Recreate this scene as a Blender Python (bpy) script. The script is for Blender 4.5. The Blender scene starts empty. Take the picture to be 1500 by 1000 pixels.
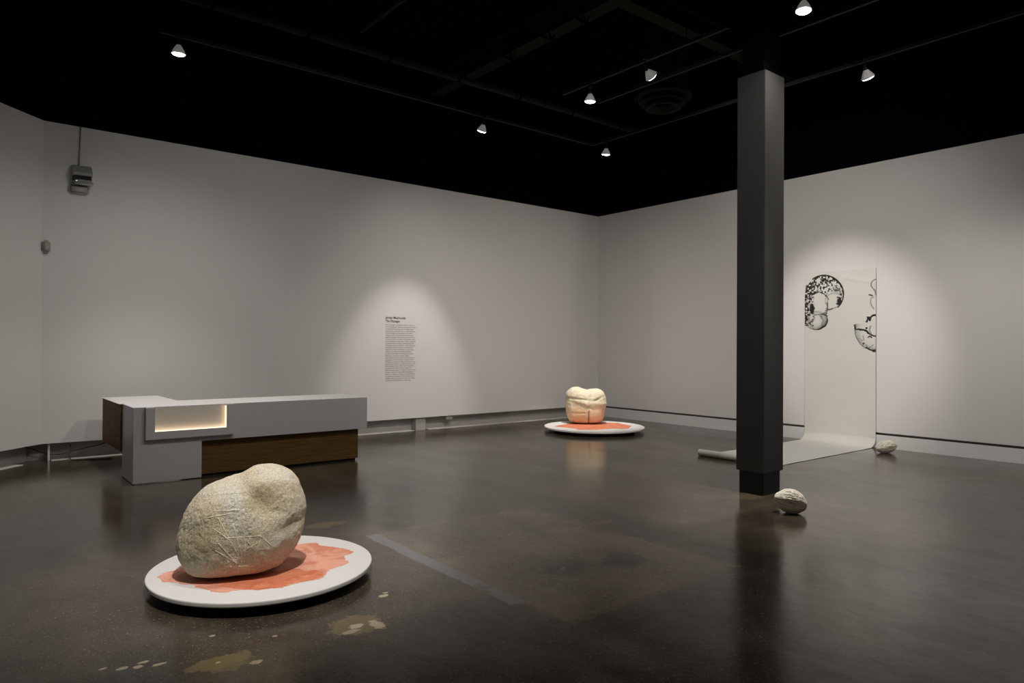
import bpy, bmesh, math, random
import numpy as np
from mathutils import Vector, Matrix
random.seed(7)
C = bpy.context.scene.collection
PI = math.pi
H = 1.5                                   # camera height
WX, WY = 10.876, 10.547                   # right wall and back wall faces
ZT, ZB = 4.315, 0.227                     # top and bottom of the white wall panels

# ------------------------------------------------------------------ camera
YAW, PITCH, ROLL, FPX = math.radians(51.178), math.radians(.3645), math.radians(.3325), 1016.29
F = Vector((math.cos(YAW)*math.cos(PITCH), math.sin(YAW)*math.cos(PITCH), math.sin(PITCH)))
R0 = Vector((math.sin(YAW), -math.cos(YAW), 0)); U0 = R0.cross(F)
R = math.cos(ROLL)*R0+math.sin(ROLL)*U0; U = -math.sin(ROLL)*R0+math.cos(ROLL)*U0
cd = bpy.data.cameras.new('camera'); cam = bpy.data.objects.new('camera', cd); C.objects.link(cam)
cd.sensor_width = 36; cd.lens = FPX*36/1500; cd.clip_end = 60
M = Matrix((R, U, -F)).transposed().to_4x4(); M.translation = Vector((0, 0, H)); cam.matrix_world = M
bpy.context.scene.camera = cam

# ------------------------------------------------------------------ helpers
def link_mesh(name, me, mat=None, parent=None, smooth=False):
    o = bpy.data.objects.new(name, me); C.objects.link(o)
    if mat: me.materials.append(mat)
    if smooth:
        me.polygons.foreach_set('use_smooth', [True]*len(me.polygons))
    if parent: o.parent = parent
    return o
def obj(name, bm, mat=None, parent=None, smooth=False):
    bmesh.ops.recalc_face_normals(bm, faces=bm.faces[:])
    me = bpy.data.meshes.new(name); bm.to_mesh(me); bm.free()
    return link_mesh(name, me, mat, parent, smooth)
def tag(o, label, cat, group=None, kind=None):
    o['label'] = label; o['category'] = cat
    if group: o['group'] = group
    if kind: o['kind'] = kind
    return o
def thing(name, label, cat, loc=(0, 0, 0), group=None):
    o = bpy.data.objects.new(name, None); C.objects.link(o); o.location = loc; o.empty_display_size = .1
    return tag(o, label, cat, group)
def struct(name, bm, mat):
    o = obj(name, bm, mat); o['kind'] = 'structure'; return o
def box(x0, x1, y0, y1, z0, z1, bm=None, bev=0):
    b2 = bmesh.new()
    vs = [b2.verts.new((x, y, z)) for z in (z0, z1) for x, y in ((x0, y0), (x1, y0), (x1, y1), (x0, y1))]
    for f in ((3, 2, 1, 0), (4, 5, 6, 7), (0, 1, 5, 4), (1, 2, 6, 5), (2, 3, 7, 6), (3, 0, 4, 7)): b2.faces.new([vs[i] for i in f])
    if bev: bmesh.ops.bevel(b2, geom=b2.edges[:]+b2.verts[:], offset=bev, segments=2, affect='EDGES')
    return merge(bm, b2)
def merge(bm, b2):
    if bm is None: return b2
    me = bpy.data.meshes.new('t'); b2.to_mesh(me); b2.free(); bm.from_mesh(me); bpy.data.meshes.remove(me)
    return bm
def prism(pts, a, b, axis='z', bm=None, bev=0):
    """polygon pts extruded from a to b along an axis"""
    b2 = bmesh.new()
    def P(p, t): return (p[0], p[1], t) if axis == 'z' else ((p[0], t, p[1]) if axis == 'y' else (t, p[0], p[1]))
    A = [b2.verts.new(P(p, a)) for p in pts]; B = [b2.verts.new(P(p, b)) for p in pts]; n = len(pts)
    b2.faces.new(A[::-1]); b2.faces.new(B)
    for i in range(n): b2.faces.new((A[i], A[(i+1) % n], B[(i+1) % n], B[i]))
    bmesh.ops.recalc_face_normals(b2, faces=b2.faces[:])
    if bev: bmesh.ops.bevel(b2, geom=b2.edges[:], offset=bev, segments=2, affect='EDGES')
    return merge(bm, b2)
def lathe(prof, seg=48, bm=None, closed=False):
    b2 = bmesh.new(); rings = []
    for r, z in prof:
        if r < 1e-6: rings.append([b2.verts.new((0, 0, z))])
        else: rings.append([b2.verts.new((r*math.cos(2*PI*k/seg), r*math.sin(2*PI*k/seg), z)) for k in range(seg)])
    for a, b in zip(rings, rings[1:]):
        for k in range(seg):
            q = [a[k % len(a)], a[(k+1) % len(a)], b[(k+1) % len(b)], b[k % len(b)]]
            q = list(dict.fromkeys(q))
            if len(q) > 2: b2.faces.new(q)
    return merge(bm, b2)
def tube(pts, r, seg=10, bm=None):
    b2 = bmesh.new(); rings = []
    pts = [Vector(p) for p in pts]
    for i, p in enumerate(pts):
        d = (pts[min(i+1, len(pts)-1)]-pts[max(i-1, 0)]).normalized()
        a = d.cross(Vector((0, 0, 1)));  a = (a if a.length > .01 else d.cross(Vector((1, 0, 0)))).normalized(); b = d.cross(a)
        rr = r[i] if isinstance(r, (list, tuple)) else r
        rings.append([b2.verts.new(p+a*rr*math.cos(2*PI*k/seg)+b*rr*math.sin(2*PI*k/seg)) for k in range(seg)])
    for a, b in zip(rings, rings[1:]):
        for k in range(seg): b2.faces.new((a[k], a[(k+1) % seg], b[(k+1) % seg], b[k]))
    b2.faces.new(rings[0][::-1]); b2.faces.new(rings[-1])
    return merge(bm, b2)

# numpy value noise
_rs = np.random.RandomState(3); _T = _rs.rand(4096).astype(np.float64)
def _h(i, j, k, s): return _T[(i*73856093 ^ j*19349663 ^ k*83492791 ^ (s*2654435)) & 4095]
def vnoise(P, scale, seed=0):
    Q = np.asarray(P, float)*scale+1000.; I = np.floor(Q).astype(np.int64); f = Q-I; f = f*f*f*(f*(f*6-15)+10)
    r = 0
    for a in (0, 1):
        for b in (0, 1):
            for c in (0, 1):
                w = (f[:, 0] if a else 1-f[:, 0])*(f[:, 1] if b else 1-f[:, 1])*(f[:, 2] if c else 1-f[:, 2])
                r = r+w*_h(I[:, 0]+a, I[:, 1]+b, I[:, 2]+c, seed)
    return r*2-1
def fbm(P, scale, o=4, seed=0):
    r = 0; a = 1; t = 0
    for k in range(o): r = r+a*vnoise(P, scale*2.03**k, seed+k*7); t += a; a *= .55
    return r/t
def sstep(a, b, x): t = np.clip((x-a)/(b-a), 0, 1); return t*t*(3-2*t)

# ------------------------------------------------------------------ materials
class NT:
    """small node-tree writer"""
    def __init__(s, name):
        s.m = bpy.data.materials.new(name); s.m.use_nodes = True; s.t = s.m.node_tree; s.n = s.t.nodes; s.l = s.t.links
        s.b = s.n['Principled BSDF']; s.out = s.n['Material Output']
        s.tc = None
    def new(s, ty, **kw):
        n = s.n.new(ty)
        for k, v in kw.items(): setattr(n, k, v)
        return n
    def coord(s):
        if not s.tc: s.tc = s.new('ShaderNodeNewGeometry').outputs['Position']
        return s.tc
    def setin(s, inp, v):
        if isinstance(v, bpy.types.NodeSocket): s.l.new(v, inp)
        else: inp.default_value = v
    def math(s, op, a, b=0., c=None, clamp=False):
        n = s.new('ShaderNodeMath', operation=op, use_clamp=clamp); s.setin(n.inputs[0], a); s.setin(n.inputs[1], b)
        if c is not None: s.setin(n.inputs[2], c)
        return n.outputs[0]
    def noise(s, scale, detail=4, rough=.55, vec=None, dist=0):
        n = s.new('ShaderNodeTexNoise'); s.l.new(vec or s.coord(), n.inputs['Vector'])
        n.inputs['Scale'].default_value = scale; n.inputs['Detail'].default_value = detail; n.inputs['Roughness'].default_value = rough; n.inputs['Distortion'].default_value = dist
        return n.outputs[0]
    def scaled(s, v3, vec=None):
        n = s.new('ShaderNodeVectorMath', operation='MULTIPLY'); s.l.new(vec or s.coord(), n.inputs[0]); n.inputs[1].default_value = v3; return n.outputs[0]
    def ramp(s, x, a, b, lo=0., hi=1.):
        n = s.new('ShaderNodeMapRange', interpolation_type='SMOOTHSTEP'); s.setin(n.inputs[0], x)
        for i, v in enumerate((a, b, lo, hi)): n.inputs[i+1].default_value = v
        return n.outputs[0]
    def mix(s, f, a, b):
        n = s.new('ShaderNodeMix', data_type='RGBA'); s.setin(n.inputs[0], f)
        for i, v in ((6, a), (7, b)):
            if isinstance(v, bpy.types.NodeSocket): s.l.new(v, n.inputs[i])
            else: n.inputs[i].default_value = (*v[:3], 1)
        return n.outputs[2]
    def bump(s, h, dist, strength=1.):
        n = s.new('ShaderNodeBump'); s.setin(n.inputs['Height'], h); n.inputs['Distance'].default_value = dist; n.inputs['Strength'].default_value = strength
        s.l.new(n.outputs[0], s.b.inputs['Normal']); return n
    def set(s, **kw):
        for k, v in kw.items():
            k = k.replace('_', ' ')
            if isinstance(v, (tuple, list)) and len(v) == 3: v = (*v, 1)
            s.setin(s.b.inputs[k], v)
        return s
def simple(name, col, rough=.6, metal=0., var=.06, scale=6., spec=.5, bump=0.):
    t = NT(name); nz = t.noise(scale, 5)
    lo = [c*(1-var) for c in col]; hi = [min(1, c*(1+var)) for c in col]
    t.set(Base_Color=t.mix(nz, lo, hi), Roughness=rough, Metallic=metal, Specular_IOR_Level=spec)
    if bump: t.bump(t.noise(scale*20, 3), bump)
    return t.m
m_wall = simple('white wall paint', (.74, .725, .72), .85, var=.015, scale=1.2, spec=.2, bump=.0006)
m_base = simple('white baseboard paint', (.74, .73, .74), .6, var=.03, scale=4)
m_recess = simple('grey recess board', (.42, .40, .39), .8, var=.15, scale=3)
m_strip = simple('pale unfinished concrete', (.72, .70, .66), .8, var=.25, scale=9)
m_black = simple('black painted structure', (.004, .004, .004), .95, var=.2, spec=0.)
m_ceil = simple('black painted ceiling', (.006, .006, .0055), .95, var=.3, spec=0.)
m_beam = simple('dull dark beam paint', (.022, .021, .015), .9, var=.25, scale=5, spec=.1)
m_pipe = simple('dark pipe', (.03, .027, .024), .8, var=.2, spec=.1)
m_track = simple('black lighting track', (.012, .012, .012), .6, var=.1, spec=.2)
m_slot = simple('dark shadow slot', (.10, .095, .09), .9)
m_col = simple('charcoal column paint', (.062, .060, .059), .55, var=.05, scale=2, spec=.3)
m_colb = simple('black column base', (.008, .008, .008), .4, var=.05)
m_desk = simple('white desk laminate shaded tone', (.56, .545, .565), .35, var=.01, scale=3)  # same white as the top; weaker light on the fronts put into the colour
m_dtop_lit = simple('white desk laminate lit tone', (.82, .81, .82), .35, var=.01, scale=3)  # same laminate, overhead light on the top put into the colour
m_plat = simple('white platter enamel', (.70, .695, .69), .45, var=.015, scale=4)
m_platb = simple('black recessed plinth', (.006, .006, .006), .8)
m_grey = simple('grey metal housing', (.30, .30, .28), .4, var=.08, scale=20)
m_gdark = simple('dark gap', (.01, .01, .01), .8)
m_glens = simple('pale plastic lens bar', (.42, .42, .41), .35, var=.05, scale=20)
m_sensor = simple('ivory plastic', (.40, .38, .35), .5, var=.05)
m_ink = simple('black vinyl lettering', (.03, .03, .03), .6)
m_ink2 = simple('dark grey vinyl lettering', (.09, .088, .085), .6)
m_cable = simple('black cable', (.02, .02, .02), .6)

def wood():
    t = NT('walnut veneer')
    g = t.noise(6, 6, .6, t.scaled((.5, .5, 9)), 1.2); f = t.noise(60, 4, .6, t.scaled((.12, .12, 3)))
    k = t.math('ADD', t.math('MULTIPLY', g, .65), t.math('MULTIPLY', f, .35))
    t.set(Base_Color=t.mix(t.ramp(k, .3, .7), (.085, .047, .014), (.185, .112, .040)), Roughness=.6, Specular_IOR_Level=.12)
    t.bump(f, .0005); return t.m
m_wood = wood()
def emit(name, col, st):
    t = NT(name); t.set(Base_Color=(.8, .8, .8), Emission_Color=col, Emission_Strength=st); return t.m
m_led = emit('warm light strip', (1., .68, .38), 1.9)
m_niche = simple('cream niche panel', (.80, .74, .66), .5, var=.03, scale=2)
m_lens = emit('glowing lamp lens', (1., .97, .92), 14.)
m_dot = emit('indicator dot', (.75, .95, 1.), 1.5)
def bulb():
    t = NT('silvered glass reflector leaking light'); t.set(Base_Color=(.5, .5, .49), Roughness=.3, Metallic=.3, Emission_Color=(1, .97, .92), Emission_Strength=.10)
    return t.m
m_bulb = bulb()

def floor_mat():
    t = NT('polished dark concrete')
    P = t.coord(); sep = t.new('ShaderNodeSeparateXYZ'); t.l.new(P, sep.inputs[0]); X, Y = sep.outputs[0], sep.outputs[1]
    big = t.noise(.55, 5, .6, dist=.5); mid = t.noise(2.2, 6, .62); fine = t.noise(38, 5, .7); spk = t.noise(75, 2, .5)
    wob = t.math('MULTIPLY', t.math('SUBTRACT', t.noise(14, 4), .5), .05)
    wx = t.math('ADD', X, wob); wy = t.math('ADD', Y, wob)
    col = t.mix(t.ramp(big, .3, .7), (.024, .020, .0155), (.050, .041, .029))
    col = t.mix(t.ramp(mid, .40, .66, 0, .75), col, (.075, .060, .041))
    col = t.mix(t.ramp(fine, .48, .72, 0, .6), col, (.12, .097, .066))
    def rect(x0, x1, y0, y1, e=.03):
        a = t.math('MULTIPLY', t.ramp(wx, x0-e, x0+e), t.ramp(wx, x1-e, x1+e, 1, 0))
        b = t.math('MULTIPLY', t.ramp(wy, y0-e, y0+e), t.ramp(wy, y1-e, y1+e, 1, 0))
        return t.math('MULTIPLY', a, b)
    # large infilled rectangle, lighter and browner, with aggregate showing
    r1 = rect(2.62, 4.17, 2.76, 4.95)
    body = t.mix(t.ramp(t.noise(1.4, 4), .35, .7), (.085, .069, .043), (.19, .155, .095))
    body = t.mix(t.ramp(fine, .5, .72, 0, .6), body, (.32, .265, .17))
    col = t.mix(t.math('MULTIPLY', r1, .95), col, body)
    edge = t.math('SUBTRACT', rect(2.57, 4.22, 2.71, 5.0, .02), rect(2.66, 4.13, 2.80, 4.91, .02), clamp=True)
    col = t.mix(t.math('MULTIPLY', edge, t.ramp(t.noise(9, 4), .35, .65, .15, .8)), col, (.16, .13, .085))
    # browner bay in front of the column
    r2 = rect(4.7, 6.33, 3.6, 5.6, .04)
    col = t.mix(t.math('MULTIPLY', r2, .55), col, t.mix(t.ramp(mid, .4, .7), (.085, .068, .044), (.15, .12, .078)))
    # second bay to the near left
    r3 = rect(-2., 2.35, -1, 3.2, .02)
    col = t.mix(t.math('MULTIPLY', r3, .3), col, (.085, .068, .046))
    # grey filler strip along the rectangle's left edge
    r4 = rect(2.525, 2.635, 3.13, 4.97, .008)
    col = t.mix(t.math('MULTIPLY', r4, t.ramp(t.noise(20, 4), .25, .45, .7, .95)), col, (.16, .165, .18))
    # stains
    def stain(x, y, rx, ry, c, amt, ns=9.):
        d = t.new('ShaderNodeVectorMath', operation='SUBTRACT'); t.l.new(P, d.inputs[0]); d.inputs[1].default_value = (x, y, 0)
        sc = t.new('ShaderNodeVectorMath', operation='MULTIPLY'); t.l.new(d.outputs[0], sc.inputs[0]); sc.inputs[1].default_value = (1/rx, 1/ry, 0)
        L = t.new('ShaderNodeVectorMath', operation='LENGTH'); t.l.new(sc.outputs[0], L.inputs[0])
        v = t.math('ADD', L.outputs['Value'], t.math('MULTIPLY', t.math('SUBTRACT', t.noise(ns, 5, .65), .5), 1.7))
        f = t.ramp(v, .75, 1.0, amt, 0)
        return t.mix(f, col, c)
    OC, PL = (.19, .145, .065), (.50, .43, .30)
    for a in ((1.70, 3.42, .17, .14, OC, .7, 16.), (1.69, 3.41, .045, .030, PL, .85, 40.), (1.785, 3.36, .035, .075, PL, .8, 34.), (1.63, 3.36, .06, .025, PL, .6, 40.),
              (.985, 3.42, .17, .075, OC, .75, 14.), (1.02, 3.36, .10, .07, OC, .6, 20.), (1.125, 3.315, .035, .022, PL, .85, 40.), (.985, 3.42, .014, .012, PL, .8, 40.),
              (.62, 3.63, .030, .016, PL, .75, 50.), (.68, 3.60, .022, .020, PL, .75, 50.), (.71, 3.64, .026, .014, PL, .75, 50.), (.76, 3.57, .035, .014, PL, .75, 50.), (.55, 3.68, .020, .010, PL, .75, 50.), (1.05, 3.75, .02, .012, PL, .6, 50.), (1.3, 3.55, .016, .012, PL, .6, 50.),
              (2.44, 5.49, .20, .10, (.17, .125, .06), .75, 12.), (2.02, 3.72, .035, .022, PL, .85, 40.), (2.05, 3.76, .018, .012, PL, .8, 40.), (2.44, 3.45, .20, .13, (.12, .088, .048), .6, 16.),
              (3.22, 3.44, .20, .15, (.014, .011, .008), .9, 12.), (3.69, 3.31, .2, .16, (.014, .011, .008), .9, 12.), (3.22, 3.44, .03, .02, (.22, .18, .12), .8, 30.),
              (4.31, 4.13, .15, .06, (.19, .155, .10), .8, 22.), (3.6, 4.21, .06, .05, (.016, .013, .010), .8, 20.), (4.48, 3.35, .28, .08, (.12, .098, .066), .55, 20.),
              (6.2, 4.6, .18, .10, (.16, .13, .085), .6, 24.), (6.3, 3.95, .25, .14, (.15, .12, .07), .6, 24.), (2.02, 6.5, .25, .10, (.085, .070, .048), .5, 14.)):
        col = stain(*a)
    # scattered pale chips
    vor = t.new('ShaderNodeTexVoronoi', feature='F1'); t.l.new(P, vor.inputs['Vector']); vor.inputs['Scale'].default_value = 13
    chip = t.math('MULTIPLY', t.ramp(t.math('ADD', vor.outputs['Distance'], t.math('MULTIPLY', t.math('SUBTRACT', t.noise(90, 2), .5), .22)), .03, .075, 1, 0), t.ramp(t.noise(1.1, 3), .46, .60))
    col = t.mix(t.math('MULTIPLY', chip, .8), col, (.26, .215, .145))
    col = t.mix(t.math('MULTIPLY', t.ramp(spk, .62, .69), .5), col, (.24, .20, .13))
    # scratches and hairline cracks
    sc = t.noise(30, 2, .5, t.scaled((.4, 5., 1)))
    col = t.mix(t.ramp(sc, .74, .78, 0, .2), col, (.12, .10, .075))
    def crack(xc, y0, y1):
        a = t.math('ABSOLUTE', t.math('SUBTRACT', t.math('ADD', X, t.math('MULTIPLY', t.noise(3, 4), .10)), xc+.05))
        return t.math('MULTIPLY', t.ramp(a, .003, .010, 1, 0), t.math('MULTIPLY', t.ramp(Y, y0, y0+.1), t.ramp(Y, y1-.1, y1, 1, 0)))
    for cr in ((6.47, .4, 2.5), (6.46, 2.9, 3.3)): col = t.mix(t.math('MULTIPLY', crack(*cr), .9), col, (.004, .004, .003))
    streak = t.noise(1.6, 5, .6, t.scaled((1., .45, 1)))
    rough = t.math('ADD', t.ramp(streak, .3, .7, .11, .20), t.math('MULTIPLY', fine, .07))
    sheen = t.ramp(t.math('ADD', t.math('MULTIPLY', t.noise(3.2, 6, .65, t.scaled((1.15, .7, 1)), 1.2), .7), t.math('MULTIPLY', t.noise(22, 4, .6, t.scaled((1., .35, 1))), .3)), .36, .64, .34, .64)
    t.set(Base_Color=col, Roughness=rough, IOR=1.67, Specular_IOR_Level=sheen, Specular_Tint=(1., .955, .87))
    hb = t.math('ADD', t.math('MULTIPLY', t.noise(140, 2), .25), t.noise(9, 3))
    t.bump(t.math('ADD', hb, t.math('MULTIPLY', t.noise(26, 3), .35)), .0014, .34)
    return t.m
m_floor = floor_mat()

# ------------------------------------------------------------------ room shell
X0, Y0, ZC = -3.6, -5.0, 6.5
struct('floor', box(X0-.5, WX+.6, Y0-.5, WY+.8, -.1, 0), m_floor)
S = math.sqrt(.5)
def slab(p, q, z0, z1, t0, t1):
    """wall slab from p to q; t0,t1 are offsets behind its face (left normal side = out)"""
    p, q = Vector(p), Vector(q); d = (q-p).normalized(); n = Vector((-d.y, d.x))
    a, b, c, e = p+n*t0, q+n*t0, q+n*t1, p+n*t1
    return prism([tuple(a), tuple(b), tuple(c), tuple(e)], z0, z1)
cornerL = (.866, WY); farL = (.866-4.4, WY-4.4)
struct('wall_back', prism([(.866, WY), (WX+.1, WY), (WX+.1, WY+.1), (.825, WY+.1)], ZB, ZT), m_wall)
struct('wall_right', box(WX, WX+.1, Y0, WY, ZB, ZT), m_wall)
struct('wall_corner', prism([(.866, WY), (.825, WY+.1), (farL[0]-.1*S, farL[1]+.1*S), farL], ZB, ZT), m_wall)
struct('wall_left', box(farL[0]-.1, farL[0], Y0, farL[1], ZB, ZT), m_wall)
struct('wall_front', box(farL[0], WX, Y0-.1, Y0, 0, ZT), m_wall)
struct('wall_back_upper', box(-.5, WX+.35, WY+.27, WY+.37, 0, ZC), m_black)
struct('wall_right_upper', box(WX+.25, WX+.35, Y0, WY+.27, 0, ZC), m_black)
struct('wall_corner_upper', slab((farL[0]-.3*S, farL[1]+.3*S), (cornerL[0]-.30*S-.05, cornerL[1]+.30*S-.05), 0, ZC, 0, .1), m_black)
struct('wall_left_upper', box(farL[0]-.4, farL[0]-.3, Y0, farL[1]+.2, 0, ZC), m_black)
struct('wall_front_upper', box(farL[0]-.4, WX+.35, Y0-.4, Y0-.3, 0, ZC), m_black)
# ceiling: black corrugated deck
pts = []; x = X0-.4; k = 0
prof = []
while x < WX+.4:
    prof += [(x, ZC), (x+.09, ZC), (x+.12, ZC+.06), (x+.20, ZC+.06)]; x += .23
bm = bmesh.new(); A = [bm.verts.new((a, Y0-.4, z)) for a, z in prof]; B = [bm.verts.new((a, WY+.4, z)) for a, z in prof]
for i in range(len(prof)-1): bm.faces.new((A[i], A[i+1], B[i+1], B[i]))
A2 = [bm.verts.new((a, y, ZC+.2)) for a, y in ((X0-.4, Y0-.4), (WX+.4, Y0-.4), (WX+.4, WY+.4), (X0-.4, WY+.4))]; bm.faces.new(A2)
o = obj('ceiling', bm, m_ceil); o['kind'] = 'structure'
# shadow gap and baseboards
struct('baseboard_right', box(WX, WX+.034, Y0, WY+.1, 0, .190), m_base)
struct('trim_1', box(WX+.035, WX+.1, Y0, WY+.1, 0, ZB), m_slot)
struct('baseboard_back', box(.70, WX, WY+.20, WY+.25, 0, ZB+.1), m_recess)
struct('trim_2', box(.985, 6.32, WY+.03, WY+.20, 0, .006), m_strip)
struct('trim_3', box(6.62, WX, WY+.03, WY+.20, 0, .006), m_strip)
struct('baseboard_corner', slab((farL[0], farL[1]), (.866, WY), 0, ZB+.1, .20, .25), m_recess)
struct('trim_4', slab((farL[0], farL[1]), (.70, WY-.166), 0, .006, .03, .20), m_strip)
# studs and boxes in the gap
bm = box(.945, .968, WY+.05, WY+.19, 0, ZB); struct('trim_5', bm, m_base)
bm = box(6.36, 6.56, WY+.05, WY+.19, 0, ZB); struct('trim_6', bm, m_recess)
o = obj('junction_box', box(6.98, 7.12, WY+.02, WY+.098, ZB-.075, ZB+.0, bev=.004), m_grey)
tag(o, 'small grey junction box hanging in the shadow gap under the wall text wall', 'electrical box')
p = []
for i in range(25):
    u = i/24; p.append((.70+.95*u, WY+.07+.02*math.sin(9*u), .20-.12*math.sin(PI*u)*(1+.3*math.sin(7*u))))
tag(obj('cable', tube(p, .006, 8), m_cable, smooth=True), 'black cable sagging in the gap below the wall, left of the desk', 'cable')
p = [(1.18+.015*math.sin(i), WY+.05-.02*i, max(.008, .2-.03*i)) for i in range(8)]
p += [(1.2+.06*i, WY-.10-.02*i, .008) for i in range(1, 8)]
tag(obj('cable', tube(p, .007, 8), m_cable, smooth=True), 'black cable dropping to the floor behind the desk wing', 'cable')

# ------------------------------------------------------------------ column
t = thing('column', 'square charcoal column with a narrower black foot standing in the room', 'column', (6.545, 4.01, 0))
def at(o, par): o.location = -Vector(par.location); return o
at(obj('casing', box(6.360, 6.722, 3.850, 4.170, .228, 4.31, bev=.004), m_col, t), t)
at(obj('foot', box(6.388, 6.706, 3.876, 4.150, 0, .30, bev=.003), m_colb, t), t)
at(obj('upper_shaft', box(6.40, 6.69, 3.89, 4.14, 4.25, ZC-.01), m_black, t), t)

# ------------------------------------------------------------------ reception desk
dx0, dx1, dy0, dy1, dz = 1.491, 4.215, 8.249, 9.03, .82
t = thing('reception_desk', 'long L-shaped white reception desk with walnut panels and lit niche', 'desk', (2.8, 8.6, 0))
def dpart(name, bm, mat, par=None, base=True):
    o = obj(name, bm, mat, par or t)
    if par is None: o.location = -Vector(t.location)
    return o
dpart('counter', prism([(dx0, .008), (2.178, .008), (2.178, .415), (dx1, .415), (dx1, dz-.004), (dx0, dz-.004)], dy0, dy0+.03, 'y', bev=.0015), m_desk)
bm = box(dx0, dx0+.03, dy0+.03, 8.86, .008, dz-.004); bm = box(2.148, 2.178, dy0+.03, 8.86, .008, .415, bm); bm = box(dx1-.03, dx1, dy0+.03, dy1, .415, dz-.004, bm)
bm = box(2.178, dx1-.03, dy0+.03, dy1, .415, .44, bm); bm = box(2.1, dx1-.03, dy1-.03, dy1, .44, dz-.004, bm)
dpart('counter_side', bm, m_desk)
dpart('counter_top', prism([(dx0, dy0), (dx1, dy0), (dx1, dy1), (2.10, dy1), (2.10, 10.06), (1.458, 10.06), (1.458, 8.86), (dx0, 8.86)], dz-.004, dz, bev=.001), m_dtop_lit)
o = dpart('base_panel', box(2.18, 4.125, dy0+.075, 8.95, .03, .414), m_wood); o['label'] = 'brown walnut base panel'
dpart('toe_kick', box(2.0, 4.10, dy0+.10, 8.93, 0, .03), m_platb)
o = dpart('wing_panel', box(1.470, 1.495, 8.862, 10.055, .285, dz-.004), m_wood); o['label'] = 'brown walnut panel on the desk wing'
dpart('wing_body', box(1.495, 2.09, 8.90, 10.05, .30, dz-.006), m_desk)
# niche: U-shaped frame standing proud of the counter face
fy = dy0-.055
U_ = [(1.600, .472), (2.520, .472), (2.520, .816), (2.430, .816), (2.430, .556), (1.690, .556), (1.690, .816), (1.600, .816)]
nf = dpart('niche_frame', prism(U_, fy, dy0-.0005, 'y', bev=.0015), m_desk)
dpart('niche_panel', box(1.692, 2.428, dy0-.004, dy0-.0008, .5565, .812), m_niche, nf)
dpart('light_strip', box(1.693, 2.427, dy0-.045, dy0-.005, .5565, .5605), m_led, nf)
dpart('light_strip', box(2.424, 2.4285, dy0-.040, dy0-.012, .565, .80), m_led, nf)

# ------------------------------------------------------------------ platters with red pools
def pool_mesh(P, z, jit, n=7, seed=1):
    rnd = random.Random(seed); out = []
    for i in range(len(P)):
        a, b = Vector(P[i]), Vector(P[(i+1) % len(P)]); d = b-a; nn = Vector((-d.y, d.x))
        for k in range(n):
            u = k/n; q = a+d*u
            off = 0 if k == 0 else (rnd.random()-.5)*jit
            out.append((q.x+(rnd.random()-.5)*jit*.3+(nn.normalized().x*off if nn.length else 0), q.y+(nn.normalized().y*off if nn.length else 0)))
    bm = bmesh.new(); vs = [bm.verts.new((x, y, z)) for x, y in out]; lo = [bm.verts.new((x, y, z-.0006)) for x, y in out]
    from mathutils.geometry import tessellate_polygon
    for tri in tessellate_polygon([[Vector((x, y, 0)) for x, y in out]]):
        try: bm.faces.new([vs[k] for k in tri]); bm.faces.new([lo[k] for k in reversed(tri)])
        except ValueError: pass
    for i in range(len(vs)): bm.faces.new((vs[i], lo[i], lo[(i+1) % len(vs)], vs[(i+1) % len(vs)]))
    return bm
def water(name, a, b, c, sc):
    t = NT(name); n1 = t.noise(sc, 3, .5, dist=1.5); n2 = t.noise(sc*3.1, 5, .6, dist=.6)
    col = t.mix(t.ramp(n1, .40, .56), a, b); col = t.mix(t.ramp(n2, .5, .75, 0, .7), col, c)
    t.set(Base_Color=col, Roughness=.6, Specular_IOR_Level=.3); return t.m
m_pool = water('salmon watercolour wash', (.62, .23, .145), (.71, .35, .25), (.76, .48, .40), 4.)
m_pool2 = water('rust watercolour wash', (.54, .145, .07), (.61, .205, .11), (.68, .33, .22), 5.)
def platter(cx, cy, r, z0, z1, label):
    t = thing('platter', label, 'platter', (cx, cy, 0), 'round white platters')
    e = .006
    obj('disc', lathe([(0, z0), (r-e*1.5, z0), (r-e*.3, z0+e*.6), (r, z0+e*1.5), (r, z1-e*1.2), (r-e*.35, z1-e*.35), (r-e*1.2, z1), (0, z1)], 160), m_plat, t, True).data.polygons.foreach_set('use_smooth', [False]*(160*7))
    obj('plinth', lathe([(0, 0), (r*.80, 0), (r*.80, z0-.0005), (0, z0-.0005)], 96), m_platb, t)
    return t
t1 = platter(1.565, 4.473, .679, .060, .090, 'near large round white platter with red pool under furry boulder')
t2 = platter(8.859, 8.674, .882, .058, .090, 'far round white platter with orange-red pool near the room corner')
P1 = [(0.973, 4.618), (1.011, 4.667), (1.05, 4.68), (1.095, 4.69), (1.15, 4.74), (1.239, 4.789), (1.374, 4.861), (1.631, 4.905), (1.796, 4.823), (1.9, 4.766), (1.97, 4.757), (2.028, 4.731), (2.02, 4.633), (2.066, 4.569), (2.118, 4.473), (2.139, 4.359), (2.083, 4.328), (2.04, 4.32), (2.014, 4.239), (2.01, 4.168), (1.947, 4.136), (1.885, 4.124), (1.818, 4.085), (1.789, 4.032), (1.731, 3.98), (1.653, 3.986), (1.578, 3.996), (1.501, 3.968), (1.439, 4.005), (1.372, 4.011), (1.34, 4.055), (1.261, 4.098), (1.218, 4.09), (1.154, 4.15), (1.138, 4.239), (1.109, 4.281), (1.1, 4.347), (1.056, 4.393), (1.03, 4.454), (0.979, 4.494)]
P1b = [(1.222, 4.209), (1.298, 4.096), (1.374, 4.026), (1.502, 3.985), (1.579, 4.01), (1.654, 4.00), (1.722, 3.995), (1.776, 4.038), (1.796, 4.112), (1.773, 4.161), (1.722, 4.155), (1.707, 4.235), (1.652, 4.277), (1.435, 4.312), (1.281, 4.304)]
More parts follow.
